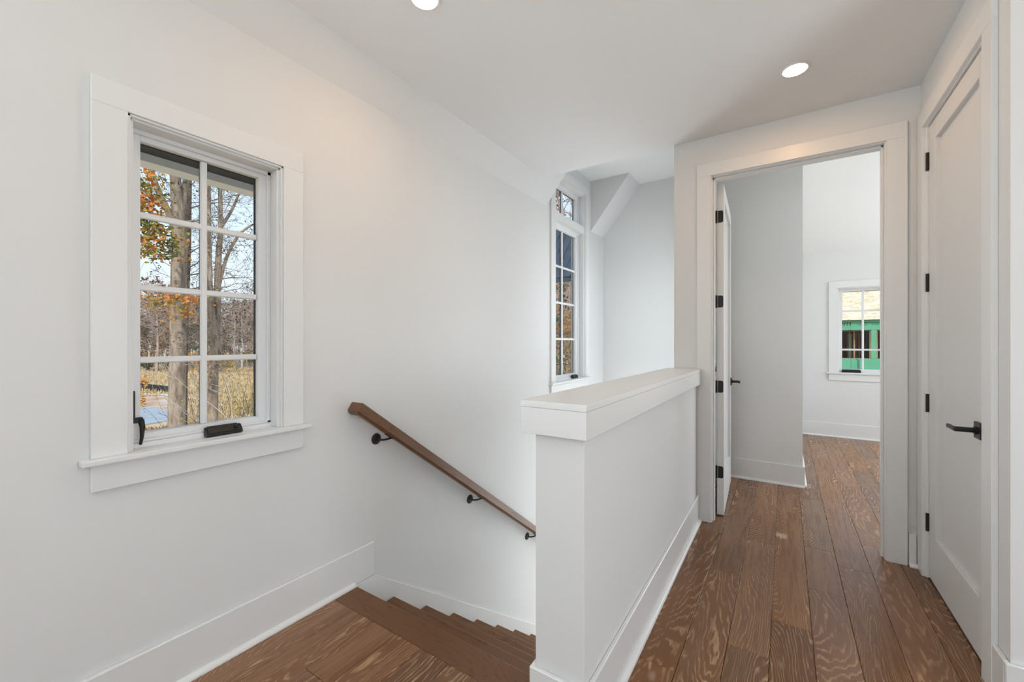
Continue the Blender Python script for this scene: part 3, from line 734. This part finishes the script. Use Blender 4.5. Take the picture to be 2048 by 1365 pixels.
sf = empty('silt_fence', (-46, 13.5, GZ), label='low black fabric silt fence beyond the road', cat='fence')
pts = [(-54, 13.4), (-51, 13.9), (-48, 14.3), (-45.2, 14.3), (-42.5, 14.1)]
mb = MB()
for a, b in zip(pts, pts[1:]):
    i = len(mb.v); nx, ny = 0.012*(b[1]-a[1]), -0.012*(b[0]-a[0])
    mb.v += [(a[0]-nx, a[1]-ny, GZ), (b[0]-nx, b[1]-ny, GZ), (b[0]-nx, b[1]-ny, GZ+0.62), (a[0]-nx, a[1]-ny, GZ+0.62), (a[0]+nx, a[1]+ny, GZ), (b[0]+nx, b[1]+ny, GZ), (b[0]+nx, b[1]+ny, GZ+0.62), (a[0]+nx, a[1]+ny, GZ+0.62)]
    mb.f += [tuple(i+k for k in q) for q in ((0,3,2,1),(4,5,6,7),(0,1,5,4),(1,2,6,5),(2,3,7,6),(3,0,4,7))]
mb.build('fabric_sheet', 'fabric', sf, loc=(-46, 13.5, GZ))
for k in range(9):
    t = k/8*(len(pts)-1); i = min(int(t), len(pts)-2); q = t-i
    x = pts[i][0]+(pts[i+1][0]-pts[i][0])*q; y = pts[i][1]+(pts[i+1][1]-pts[i][1])*q
    box('stake', x+0.03, x+0.09, y-0.03, y+0.03, GZ, GZ+0.78, 'kerb', sf)

# ---- trees
def rand_perp(d, r):
    v = Vector((r.gauss(0, 1), r.gauss(0, 1), r.gauss(0, 1)))
    v = v-d*v.dot(d); return v.normalized()
def grow(mb, tips, p, d, length, rad, depth, r, up=0.12, nmin=0.004, spread=0.8, kids=3, sides=5):
    steps = max(2, min(5, int(length/0.5)+2)); pts = [Vector(p)]; rs = [rad]; d = d.normalized()
    for i in range(steps):
        d = (d+rand_perp(d, r)*0.16+Vector((0, 0, up*0.35))).normalized()
        pts.append(pts[-1]+d*(length/steps)); rs.append(max(nmin, rad*(1-0.72*(i+1)/steps)))
    mb.tube(pts, rs, max(3, sides), False)
    if depth == 0:
        tips += pts[1:]; return
    for k in range(kids):
        t = r.uniform(0.35, 1.0); i = min(int(t*steps), steps-1); q = pts[i].lerp(pts[i+1], t*steps-i)
        nd = (d+rand_perp(d, r)*spread).normalized()
        grow(mb, tips, q, nd, length*r.uniform(0.5, 0.72), max(nmin, rad*r.uniform(0.32, 0.5)), depth-1, r, up, nmin, spread, kids, sides-1)
def leaves(spots, n, size, r, spread):
    mb = MB()
    for _ in range(n):
        c = Vector(spots[r.randrange(len(spots))])+Vector((r.gauss(0, spread), r.gauss(0, spread), r.gauss(0, spread*0.8)))
        a = Vector((r.gauss(0, 1), r.gauss(0, 1), r.gauss(0, 0.7))).normalized(); b = rand_perp(a, r); s = size*r.uniform(0.6, 1.3)
        i = len(mb.v); nrm = a.cross(b)*0.16*s
        for p in (-a*s, -a*0.25*s+b*0.55*s+nrm, a*0.15*s+b*0.28*s, a*0.55*s+b*0.42*s-nrm, a*1.0*s, a*0.55*s-b*0.42*s+nrm, a*0.15*s-b*0.28*s, -a*0.25*s-b*0.55*s-nrm):
            mb.v.append(tuple(c+p))
        mb.f += [(i, i+1, i+2, i+6), (i, i+6, i+7), (i+2, i+3, i+4), (i+2, i+4, i+5, i+6)]
    return mb
def big_tree(name, loc, label, limbs, twig, bark, leafset, seed, kids=3, depth=3, up=0.1, spread=0.85):
    """limbs: list of (points, radii); twig: list of (limb index, count, length, radius, tmin)"""
    r = random.Random(seed)
    root = empty(name, loc, label=label, cat='tree'); root['label'] = label
    tr = MB()
    for pts, rad in limbs:
        # smooth the polyline
        P = [Vector(p) for p in pts]; Q = []; R = []
        for i in range(len(P)-1):
            for k in range(4):
                t = k/4; a = P[max(i-1, 0)]; b = P[i]; c = P[i+1]; d = P[min(i+2, len(P)-1)]
                Q.append(0.5*((2*b)+(c-a)*t+(2*a-5*b+4*c-d)*t*t+(3*b-a-3*c+d)*t*t*t)); R.append(rad[i]*(1-t)+rad[i+1]*t)
        Q.append(P[-1]); R.append(rad[-1]); tr.tube(Q, R, 14, True)
    tr.build('trunk', bark, root, smooth=True, loc=loc)
    br = MB(); tips = []
    for li, cnt, ln, rd, tmin in twig:
        P = [Vector(p) for p in limbs[li][0]]
        for _ in range(cnt):
            t = r.uniform(tmin, 1.0)*(len(P)-1); i = min(int(t), len(P)-2); q = P[i].lerp(P[i+1], t-i)
            ax = (P[i+1]-P[i]).normalized(); nd = (ax*0.35+rand_perp(ax, r)).normalized()
            grow(br, tips, q, nd, ln*r.uniform(0.6, 1.2), rd*r.uniform(0.6, 1.2), depth, r, up, 0.004, spread, kids, 5)
    br.build('branches', bark, root, smooth=True, loc=loc, fixn=False)
    for nm, mat, spots, n, size, sp in leafset:
        leaves(spots or tips, n, size, r, sp).build(nm, mat, root, loc=loc, fixn=False)
    return root, tips
X1 = -15.0
P_ = lambda y, z, dx=0.0: (X1+dx, y, z)
big_tree('oak_tree', (X1, 4.84, GZ), 'thick forked trunk with orange and green leaves outside the big window',
    [([P_(4.83, GZ), P_(4.83, -1.2), P_(4.86, 1.0), P_(4.87, 2.6), P_(4.90, 4.2), P_(4.86, 5.2), P_(4.80, 6.2), P_(4.76, 8.5), P_(4.9, 11)], [0.30, 0.215, 0.20, 0.195, 0.195, 0.165, 0.13, 0.10, 0.05]),
     ([P_(4.87, 4.45), P_(4.60, 5.15), P_(4.25, 6.1), P_(4.0, 7.4, 0.4), P_(3.7, 9.5, 0.6)], [0.11, 0.085, 0.075, 0.055, 0.03]),
     ([P_(4.90, 5.0), P_(5.02, 5.8), P_(5.12, 6.6), P_(5.3, 8.8)], [0.10, 0.09, 0.07, 0.04])],
    [(0, 12, 1.5, 0.03, 0.35), (1, 8, 1.2, 0.022, 0.3), (2, 6, 1.2, 0.022, 0.3), (0, 9, 1.6, 0.020, 0.16)], 'bark',
    [('foliage', 'leaf_mix', [(-13.4, 3.55+0.30*((k*37) % 10)/10, 4.1+1.6*((k*53) % 17)/17) for k in range(16)]+[(-13.4, 3.62+0.72*((k*29) % 11)/11, 3.5+0.75*((k*31) % 13)/13) for k in range(14)], 1250, 0.062, 0.17),
      ('foliage', 'leaf_orange', [(-13.4, 3.75+1.25*((k*29) % 13)/13, 2.30+0.30*((k*17) % 7)/7) for k in range(16)]+[(-13.4, 4.35+0.3*((k*7) % 5)/5, 1.95+0.3*((k*3) % 5)/5) for k in range(5)], 430, 0.058, 0.12),
      ('foliage', 'leaf_orange', [(-13.4, 3.50+0.12*((k*29) % 13)/13, 0.30-0.75*((k*17) % 7)/7) for k in range(8)], 110, 0.05, 0.07)], 5)
big_tree('slim_tree', (-16.6, 5.55, GZ), 'straight dark trunk standing just behind the forked oak',
    [([(-16.6, 5.45, GZ), (-16.6, 5.5, 0), (-16.6, 5.56, 2.7), (-16.6, 5.62, 4.5), (-16.6, 5.66, 6.8), (-16.6, 5.7, 10)], [0.18, 0.14, 0.125, 0.12, 0.10, 0.05])],
    [(0, 16, 1.4, 0.02, 0.35)], 'bark_dark', [('foliage', 'leaf_dark', None, 300, 0.035, 0.05)], 11)
big_tree('twin_tree', (-15.4, 5.9, GZ), 'twin trunk tree with twisting bare limbs in the right panes',
    [([(-15.4, 5.90, GZ), (-15.4, 5.90, -1.3), (-15.4, 5.93, 0.4), (-15.4, 5.98, 1.0), (-15.4, 5.84, 2.6), (-15.4, 5.80, 4.2), (-15.2, 5.72, 6.0), (-15, 5.6, 9)], [0.20, 0.15, 0.14, 0.115, 0.095, 0.08, 0.06, 0.03]),
     ([(-15.4, 6.00, 0.5), (-15.5, 6.12, 1.3), (-15.5, 6.08, 2.6), (-15.5, 6.12, 4.2), (-15.5, 6.18, 5.2), (-15.5, 6.12, 7.5)], [0.10, 0.115, 0.10, 0.085, 0.07, 0.04]),
     ([(-15.5, 6.10, 3.0), (-15.5, 6.35, 4.1), (-15.4, 6.75, 5.0), (-15.3, 7.3, 5.5)], [0.06, 0.05, 0.04, 0.02]),
     ([(-15.5, 6.15, 5.0), (-15.5, 6.5, 5.7), (-15.4, 6.75, 6.5)], [0.055, 0.045, 0.025])],
    [(0, 14, 1.3, 0.020, 0.25), (1, 14, 1.3, 0.020, 0.15), (2, 7, 1.2, 0.014, 0.2), (3, 5, 1.1, 0.014, 0.2)], 'bark',
    [('foliage', 'leaf_dark', None, 1500, 0.034, 0.06)], 23, depth=3)
# foreground sprays of bare twigs rising past the lower panes
def shrub(name, loc, h, n, seed, label, mat, leafmat, nl, ls, group=None, cat='shrub', spread=0.45):
    r = random.Random(seed); root = empty(name, loc, label=label, cat=cat)
    if group: root['group'] = group
    mb = MB(); tips = []
    for k in range(n):
        d = Vector((r.gauss(0, spread), r.gauss(0, spread), 1)).normalized()
        grow(mb, tips, Vector(loc)+Vector((r.gauss(0, 0.1*h), r.gauss(0, 0.1*h), 0)), d, h*r.uniform(0.5, 0.8), 0.0055*h, 2, r, 0.05, 0.004, 0.9, 3, 4)
    mb.build('stems', mat, root, smooth=True, loc=loc, fixn=False)
    if nl: leaves(tips, nl, ls, r, 0.06*h).build('foliage', leafmat, root, loc=loc, fixn=False)
    return root
shrub('bare_shrub', (-12.2, 4.4, GZ), 3.9, 5, 3, 'bare twiggy shrub in front of the lower window panes', 'bark_pale', 'leaf_yellow', 60, 0.03)
shrub('bare_shrub', (-17.5, 7.2, GZ), 4.8, 9, 4, 'brown twiggy shrub behind the twin trunk tree', 'bark', 'leaf_yellow', 120, 0.035)
shrub('goldenrod', (-24.0, 11.3, GZ), 1.9, 14, 8, 'green clump with yellow flowers at the field edge', 'leaf_green', 'leaf_yellow', 500, 0.06)

# the woods at the far side of the field: three kinds, repeated
def wood_proto(kind, seed):
    r = random.Random(seed); h = 13.0
    tr = MB(); pts = [Vector((0, 0, 0))]; d = Vector((0, 0, 1))
    for i in range(7):
        d = (d+Vector((r.gauss(0, 0.05), r.gauss(0, 0.05), 0))).normalized(); pts.append(pts[-1]+d*h/7)
    tr.tube(pts, [0.20*(1-i/7.5) for i in range(8)], 6, False)
    br = MB(); tips = []
    for k in range(26):
        t = r.uniform(0.18, 1.0)*7; i = min(int(t), 6); q = pts[i].lerp(pts[i+1], t-i)
        a = r.uniform(0, 2*PI); nd = Vector((math.cos(a), math.sin(a), r.uniform(0.2, 0.9))).normalized()
        grow(br, tips, q, nd, (4.2-0.38*t)*r.uniform(0.6, 1.1), 0.05, 2, r, 0.15, 0.016, 0.8, 4, 3)
    lf = leaves(tips, {0: 160, 1: 0, 2: 1300, 3: 1500}[kind], 0.22, r, 0.3)
    bm_ = {0: 'bark_far', 1: 'bark_pale', 2: 'bark_far', 3: 'bark_far'}[kind]
    lm_ = {0: 'leaf_dark', 1: None, 2: 'leaf_orange', 3: 'leaf_green'}[kind]
    return tr, br, (lf if lm_ else None), bm_, lm_
protos = {}
def meshof(mb, name, mat):
    me = bpy.data.meshes.new(name); me.from_pydata(mb.v, [], mb.f); me.materials.append(M[mat])
    for p in me.polygons: p.use_smooth = True
    return me
for kind in range(4):
    for s in range(2):
        tr, br, lf, bm_, lm_ = wood_proto(kind, 100+kind*10+s)
        protos[kind, s] = (meshof(tr, 'trunk', bm_), meshof(br, 'branches', bm_), meshof(lf, 'foliage', lm_) if lf else None)
LB = {0: ('bare_tree', 'bare brown tree in the woods past the field', 'bare trees in the far woods'),
      1: ('birch_tree', 'pale white trunked tree at the edge of the far woods', 'white trunked trees in the far woods'),
      2: ('autumn_tree', 'low russet leaved tree in the far woods', 'russet trees in the far woods'),
      3: ('green_tree', 'dull green leafy tree in the far woods', 'green trees in the far woods')}
def wood_tree(kind, s, loc, sc, rz):
    nm, lb, gp = LB[kind]; o = empty(nm, loc, rz, label=lb, cat='tree', group=gp); o.scale = (sc, sc, sc)
    for me, n in zip(protos[kind, s], ('trunk', 'branches', 'foliage')):
        if me is None: continue
        c = bpy.data.objects.new(n, me); COL.objects.link(c); c.parent = o
r = random.Random(77)
for i in range(64):
    t = (i+r.uniform(-0.4, 0.4))/64; row = i % 3
    dist = (82, 94, 108)[row]+r.uniform(-4, 4)
    # fan of directions seen through the big window: x/y slope from -3.9 to -2.0
    ang = math.atan2(1.0, -(2.0+2.0*t)) if False else math.radians(180-(13.5+14.5*t))
    x, y = dist*math.cos(ang)*1.06, dist*math.sin(ang)*1.06
    kind = r.choices((0, 1, 2, 3), (0.62, 0.13, 0.15, 0.10))[0]
    sc = {0: 1.0, 1: 0.85, 2: 0.55, 3: 0.62}[kind]*r.uniform(0.85, 1.12)
    wood_tree(kind, i % 2, (x, y, GZ), sc, r.uniform(0, 6.28))
for i, (x, y, k, sc) in enumerate(((-13, 24, 3, 0.55), (-11.2, 25.5, 2, 0.5), (-17, 36, 2, 0.7), (-21, 40, 0, 1.0), (-19, 43, 3, 0.7), (-23, 50, 0, 1.0), (-26, 52, 2, 0.8), (-24.5, 56, 1, 0.9), (-29, 60, 0, 1.1), (-14.5, 31, 2, 0.45), (-12.6, 26.5, 0, 1.3), (-15.2, 31.5, 0, 1.35), (-18.5, 38, 3, 1.1))):
    wood_tree(k, i % 2, (x, y, GZ), sc, i*1.3)
shr = ((-78, 24.5, 2.2, 'leaf_green'), (-76, 27.5, 2.6, 'leaf_orange'), (-72, 29.0, 2.4, 'leaf_yellow'), (-69, 31.8, 3.4, 'leaf_green'), (-66, 33.0, 2.6, 'leaf_orange'), (-82, 22.5, 2.0, 'leaf_green'))
for i, (x, y, h, lm) in enumerate(shr):
    shrub('field_shrub', (x, y, GZ), h, 9, 300+i, ('olive', 'orange', 'yellow')[('leaf_green', 'leaf_orange', 'leaf_yellow').index(lm)]+' leaved shrub at the far edge of the field', 'bark_far', lm, 420, 0.16, 'shrubs at the far edge of the field')
# grass: nobody could count the blades
def blades(name, n, region, h, mat, label, seed):
    r = random.Random(seed); mb = MB()
    for _ in range(n):
        d = region[0]+(region[1]-region[0])*r.random()**1.4; a = math.radians(180-r.uniform(region[2], region[3]))
        x, y = d*math.cos(a), d*math.sin(a); hh = h*r.uniform(0.5, 1.3); w = 0.02+0.0009*d
        q = r.uniform(0, PI); lx, ly = r.gauss(0, 0.25)*hh, r.gauss(0, 0.25)*hh; i = len(mb.v)
        cx, cy = math.cos(q)*w, math.sin(q)*w
        mb.v += [(x-cx, y-cy, GZ), (x+cx, y+cy, GZ), (x+lx*0.4+cx*0.7, y+ly*0.4+cy*0.7, GZ+hh*0.6), (x+lx*0.4-cx*0.7, y+ly*0.4-cy*0.7, GZ+hh*0.6), (x+lx, y+ly, GZ+hh)]
        mb.f += [(i, i+1, i+2, i+3), (i+3, i+2, i+4)]
    o = mb.build(name, mat, loc=(mb.v[0][0], mb.v[0][1], GZ), fixn=False); tag(o, label, 'grass', kind='stuff')
blades('field_grass', 9000, (46, 88, 13, 28), 0.28, 'straw', 'tall dry tan grass covering the field', 1)
blades('field_grass', 5000, (26, 46, 18.5, 28), 0.30, 'straw', 'dry grass beside the road nearer the house', 2)
blades('verge_grass', 4500, (22, 28.2, 13, 24), 0.34, 'redgrass', 'russet dry grass along the near edge of the road', 3)

# ---- porch eave outside the big window, dormer neighbour seen through the stair window
M['slate'] = mat_noise('dark_slate_metal', [(0.3, (0.018, 0.028, 0.045)), (0.7, (0.045, 0.065, 0.095))], 2.0, 3, rough=0.35, st=(1, 6, 1))
ev = empty('porch_eave', (-2.1, 0.5, 2.5), label='porch eave with dark soffit and white beam above the big window', cat='eave')
box('soffit', -3.45, XW-0.152, -3.0, 3.2, 2.50, 2.55, 'gasket', ev)
box('beam', -3.585, -3.45, -3.0, 3.2, 2.447, 2.66, 'trim', ev, 0.004)
wg = empty('house_wing', (-6.4, 12.5, GZ), label='neighbouring wing with a dark blue metal roof past the stair window', cat='building')
mb = MB().prism([(11.4, 3.15), (13.2, 5.2), (13.2, 5.35), (11.3, 3.25)], 'X', -7.4, -5.3); mb.build('roof', 'slate', wg, loc=(-6.4, 12.5, 3.2))
for k in range(8):
    x = -7.35+k*0.285
    MB().prism([(11.36, 3.20), (13.2, 5.30), (13.2, 5.40), (11.3, 3.29)], 'X', x, x+0.03).build('roof_seam', 'slate', wg, loc=(x, 12, 3.2))
box('eave_board', -7.4, -5.3, 11.34, 11.40, 3.10, 3.22, 'slate', wg)
for x in (-7.3, -5.42): box('post', x, x+0.1, 11.5, 11.6, GZ, 3.1, 'bark_dark', wg)

# ---- building under construction across from the far room
M['zip'] = mat_noise('green_sheathing', [(0.3, (0.105, 0.36, 0.225)), (0.7, (0.135, 0.42, 0.27))], 1.2, 4, rough=0.6)
M['ink'] = mat_noise('dark_ink', [(0.3, (0.02, 0.06, 0.04)), (0.7, (0.03, 0.08, 0.05))], 5, 2)
def osb():
    t = NT('strand_board'); o = t.obj()
    v = t.new('ShaderNodeTexVoronoi'); v.inputs['Scale'].default_value = 9.0; t.link(t.mapping(o, (1, 1, 2.8)), v.inputs['Vector'])
    c = t.ramp(v.outputs['Color'], [(0.1, (0.56, 0.42, 0.27)), (0.5, (0.74, 0.60, 0.42)), (0.9, (0.83, 0.71, 0.54))])
    n = t.noise(o, 7, 4); c = t.mix(t.math('MULTIPLY', t.math('SUBTRACT', n, 0.62), 5, True), c, (0.36, 0.22, 0.11))
    t.link(c, t.b.inputs['Base Color']); t.b.inputs['Roughness'].default_value = 0.85; return t.m
M['osb'] = osb()
M['lumber'] = mat_noise('framing_lumber', [(0.3, (0.30, 0.15, 0.065)), (0.55, (0.46, 0.26, 0.12)), (0.75, (0.58, 0.38, 0.20))], 4, 3, st=(3, 3, 0.4))
M['shaded_wood'] = mat_noise('shaded_stud_lumber', [(0.3, (0.16, 0.075, 0.04)), (0.7, (0.27, 0.14, 0.075))], 4, 3, st=(3, 3, 0.4))  # deeper studs: shade put into a darker copy of the lumber
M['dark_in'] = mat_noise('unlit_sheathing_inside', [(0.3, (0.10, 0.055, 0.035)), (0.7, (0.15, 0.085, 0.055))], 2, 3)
YN = 20.0
nb = empty('unfinished_house', (2.4, YN, GZ), label='unfinished house with green sheathing and bare studs past the far window', cat='building')
# wall panels around two openings, each sheet its own board
def sheet(nm, x0, x1, z0, z1, mat='zip', y0=YN, y1=YN+0.012): return box(nm, x0+0.003, x1-0.003, y0, y1, z0+0.003, z1-0.003, mat, nb)
for a, b in zip((-0.6, 0.85, 2.07, 3.4), (0.85, 2.07, 3.4, 5.0)): sheet('sheathing_panel', a, b, 1.735, 2.105)
for a, b in zip((-0.6, 0.85, 2.07, 3.4), (0.85, 2.07, 3.4, 5.0)): sheet('sheathing_panel', a, b, -1.2, 0.675)
sheet('sheathing_panel', 2.64, 2.80, 0.675, 1.735); sheet('sheathing_panel', 0.5, 0.95, 0.675, 1.735); sheet('sheathing_panel', 3.55, 3.9, 0.675, 1.735)
for a, b in zip((-0.6, 1.3, 3.2), (1.3, 3.2, 5.0)): sheet('sheathing_panel', a, b, GZ, -1.2)
box('header', -0.6, 5.0, YN+0.02, YN+0.14, 1.70, 1.80, 'bark_dark', nb)
box('sill_plate', -0.6, 5.0, YN+0.013, YN+0.15, 0.64, 0.682, 'lumber', nb)
for x, w, dy, m in ((0.96, 0.04, 0.02, 'lumber'), (1.78, 0.035, 0.5, 'lumber'), (1.88, 0.09, 1.5, 'shaded_wood'), (1.99, 0.05, 2.2, 'shaded_wood'), (2.06, 0.038, 0.45, 'lumber'), (2.13, 0.05, 1.9, 'shaded_wood'),
                  (2.175, 0.04, 0.30, 'lumber'), (2.27, 0.10, 1.2, 'shaded_wood'), (2.39, 0.05, 0.9, 'shaded_wood'), (2.41, 0.04, 0.25, 'lumber'), (2.605, 0.035, 0.02, 'lumber'), (2.80, 0.03, 0.02, 'lumber'), (2.98, 0.06, 1.4, 'shaded_wood'), (3.2, 0.06, 1.0, 'shaded_wood')):
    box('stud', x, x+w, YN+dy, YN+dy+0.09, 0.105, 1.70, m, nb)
box('inner_sheathing', 2.14, 2.27, YN+1.6, YN+1.62, -0.5, 1.62, 'zip', nb)
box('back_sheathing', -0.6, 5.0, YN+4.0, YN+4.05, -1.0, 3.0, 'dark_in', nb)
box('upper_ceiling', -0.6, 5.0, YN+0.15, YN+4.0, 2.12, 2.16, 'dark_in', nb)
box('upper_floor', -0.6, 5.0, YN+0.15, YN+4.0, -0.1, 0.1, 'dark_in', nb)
for x in (-0.62, 5.0): box('side_sheathing', x, x+0.02, YN, YN+4.05, GZ, 2.1, 'zip', nb)
# roof deck of strand board sheets, rising away from the eave
pit = math.radians(38); cp, sp_ = math.cos(pit), math.sin(pit)
for row in range(3):
    for k in range(5):
        x0 = -1.6+2.44*k-(0.48 if row % 2 else 0.0); x1 = x0+2.432
        a0, a1 = row*1.22, row*1.22+1.212
        mb = MB()
        for x in (x0, x1):
            for a in (a0, a1):
                for o in (0, 0.012): mb.v.append((x, YN-0.12+a*cp-o*sp_, 2.105+a*sp_+o*cp))
        mb.f = [(0,1,3,2),(4,6,7,5),(0,4,5,1),(2,3,7,6),(0,2,6,4),(1,5,7,3)]
        mb.build('roof_sheet', 'osb', nb, loc=(x0, YN, 2.1+a0*sp_))
def text(body, loc, size, rot, shear=0.25, par=nb):
    c = bpy.data.curves.new('lettering', 'FONT'); c.body = body; c.size = size; c.shear = shear; c.extrude = 0.001
    c.align_x = 'RIGHT'; o = bpy.data.objects.new('lettering', c); COL.objects.link(o); c.materials.append(M['ink'])
    me = bpy.data.meshes.new_from_object(o); bpy.data.objects.remove(o); o = bpy.data.objects.new('lettering', me); COL.objects.link(o)
    o.parent = par; o.location = Vector(loc)-Vector(par.location); o.rotation_euler = rot; return o
text('system', (2.065, YN-0.004, 1.895), 0.30, (PI/2, 0, 0))
text('sheathing', (2.52, YN-0.004, 1.99), 0.055, (PI/2, 0, 0), 0.0); text('wall and roof', (2.52, YN-0.004, 1.91), 0.05, (PI/2, 0, 0), 0.0)
text('wall and roof panel', (2.86, YN-0.004, 1.99), 0.055, (PI/2, 0, 0), 0.0); text('tape joints', (2.86, YN-0.004, 1.93), 0.05, (PI/2, 0, 0), 0.0)
text('ystem', (2.245, YN-0.004, 0.285), 0.155, (PI/2, PI/2, 0), 0.25)
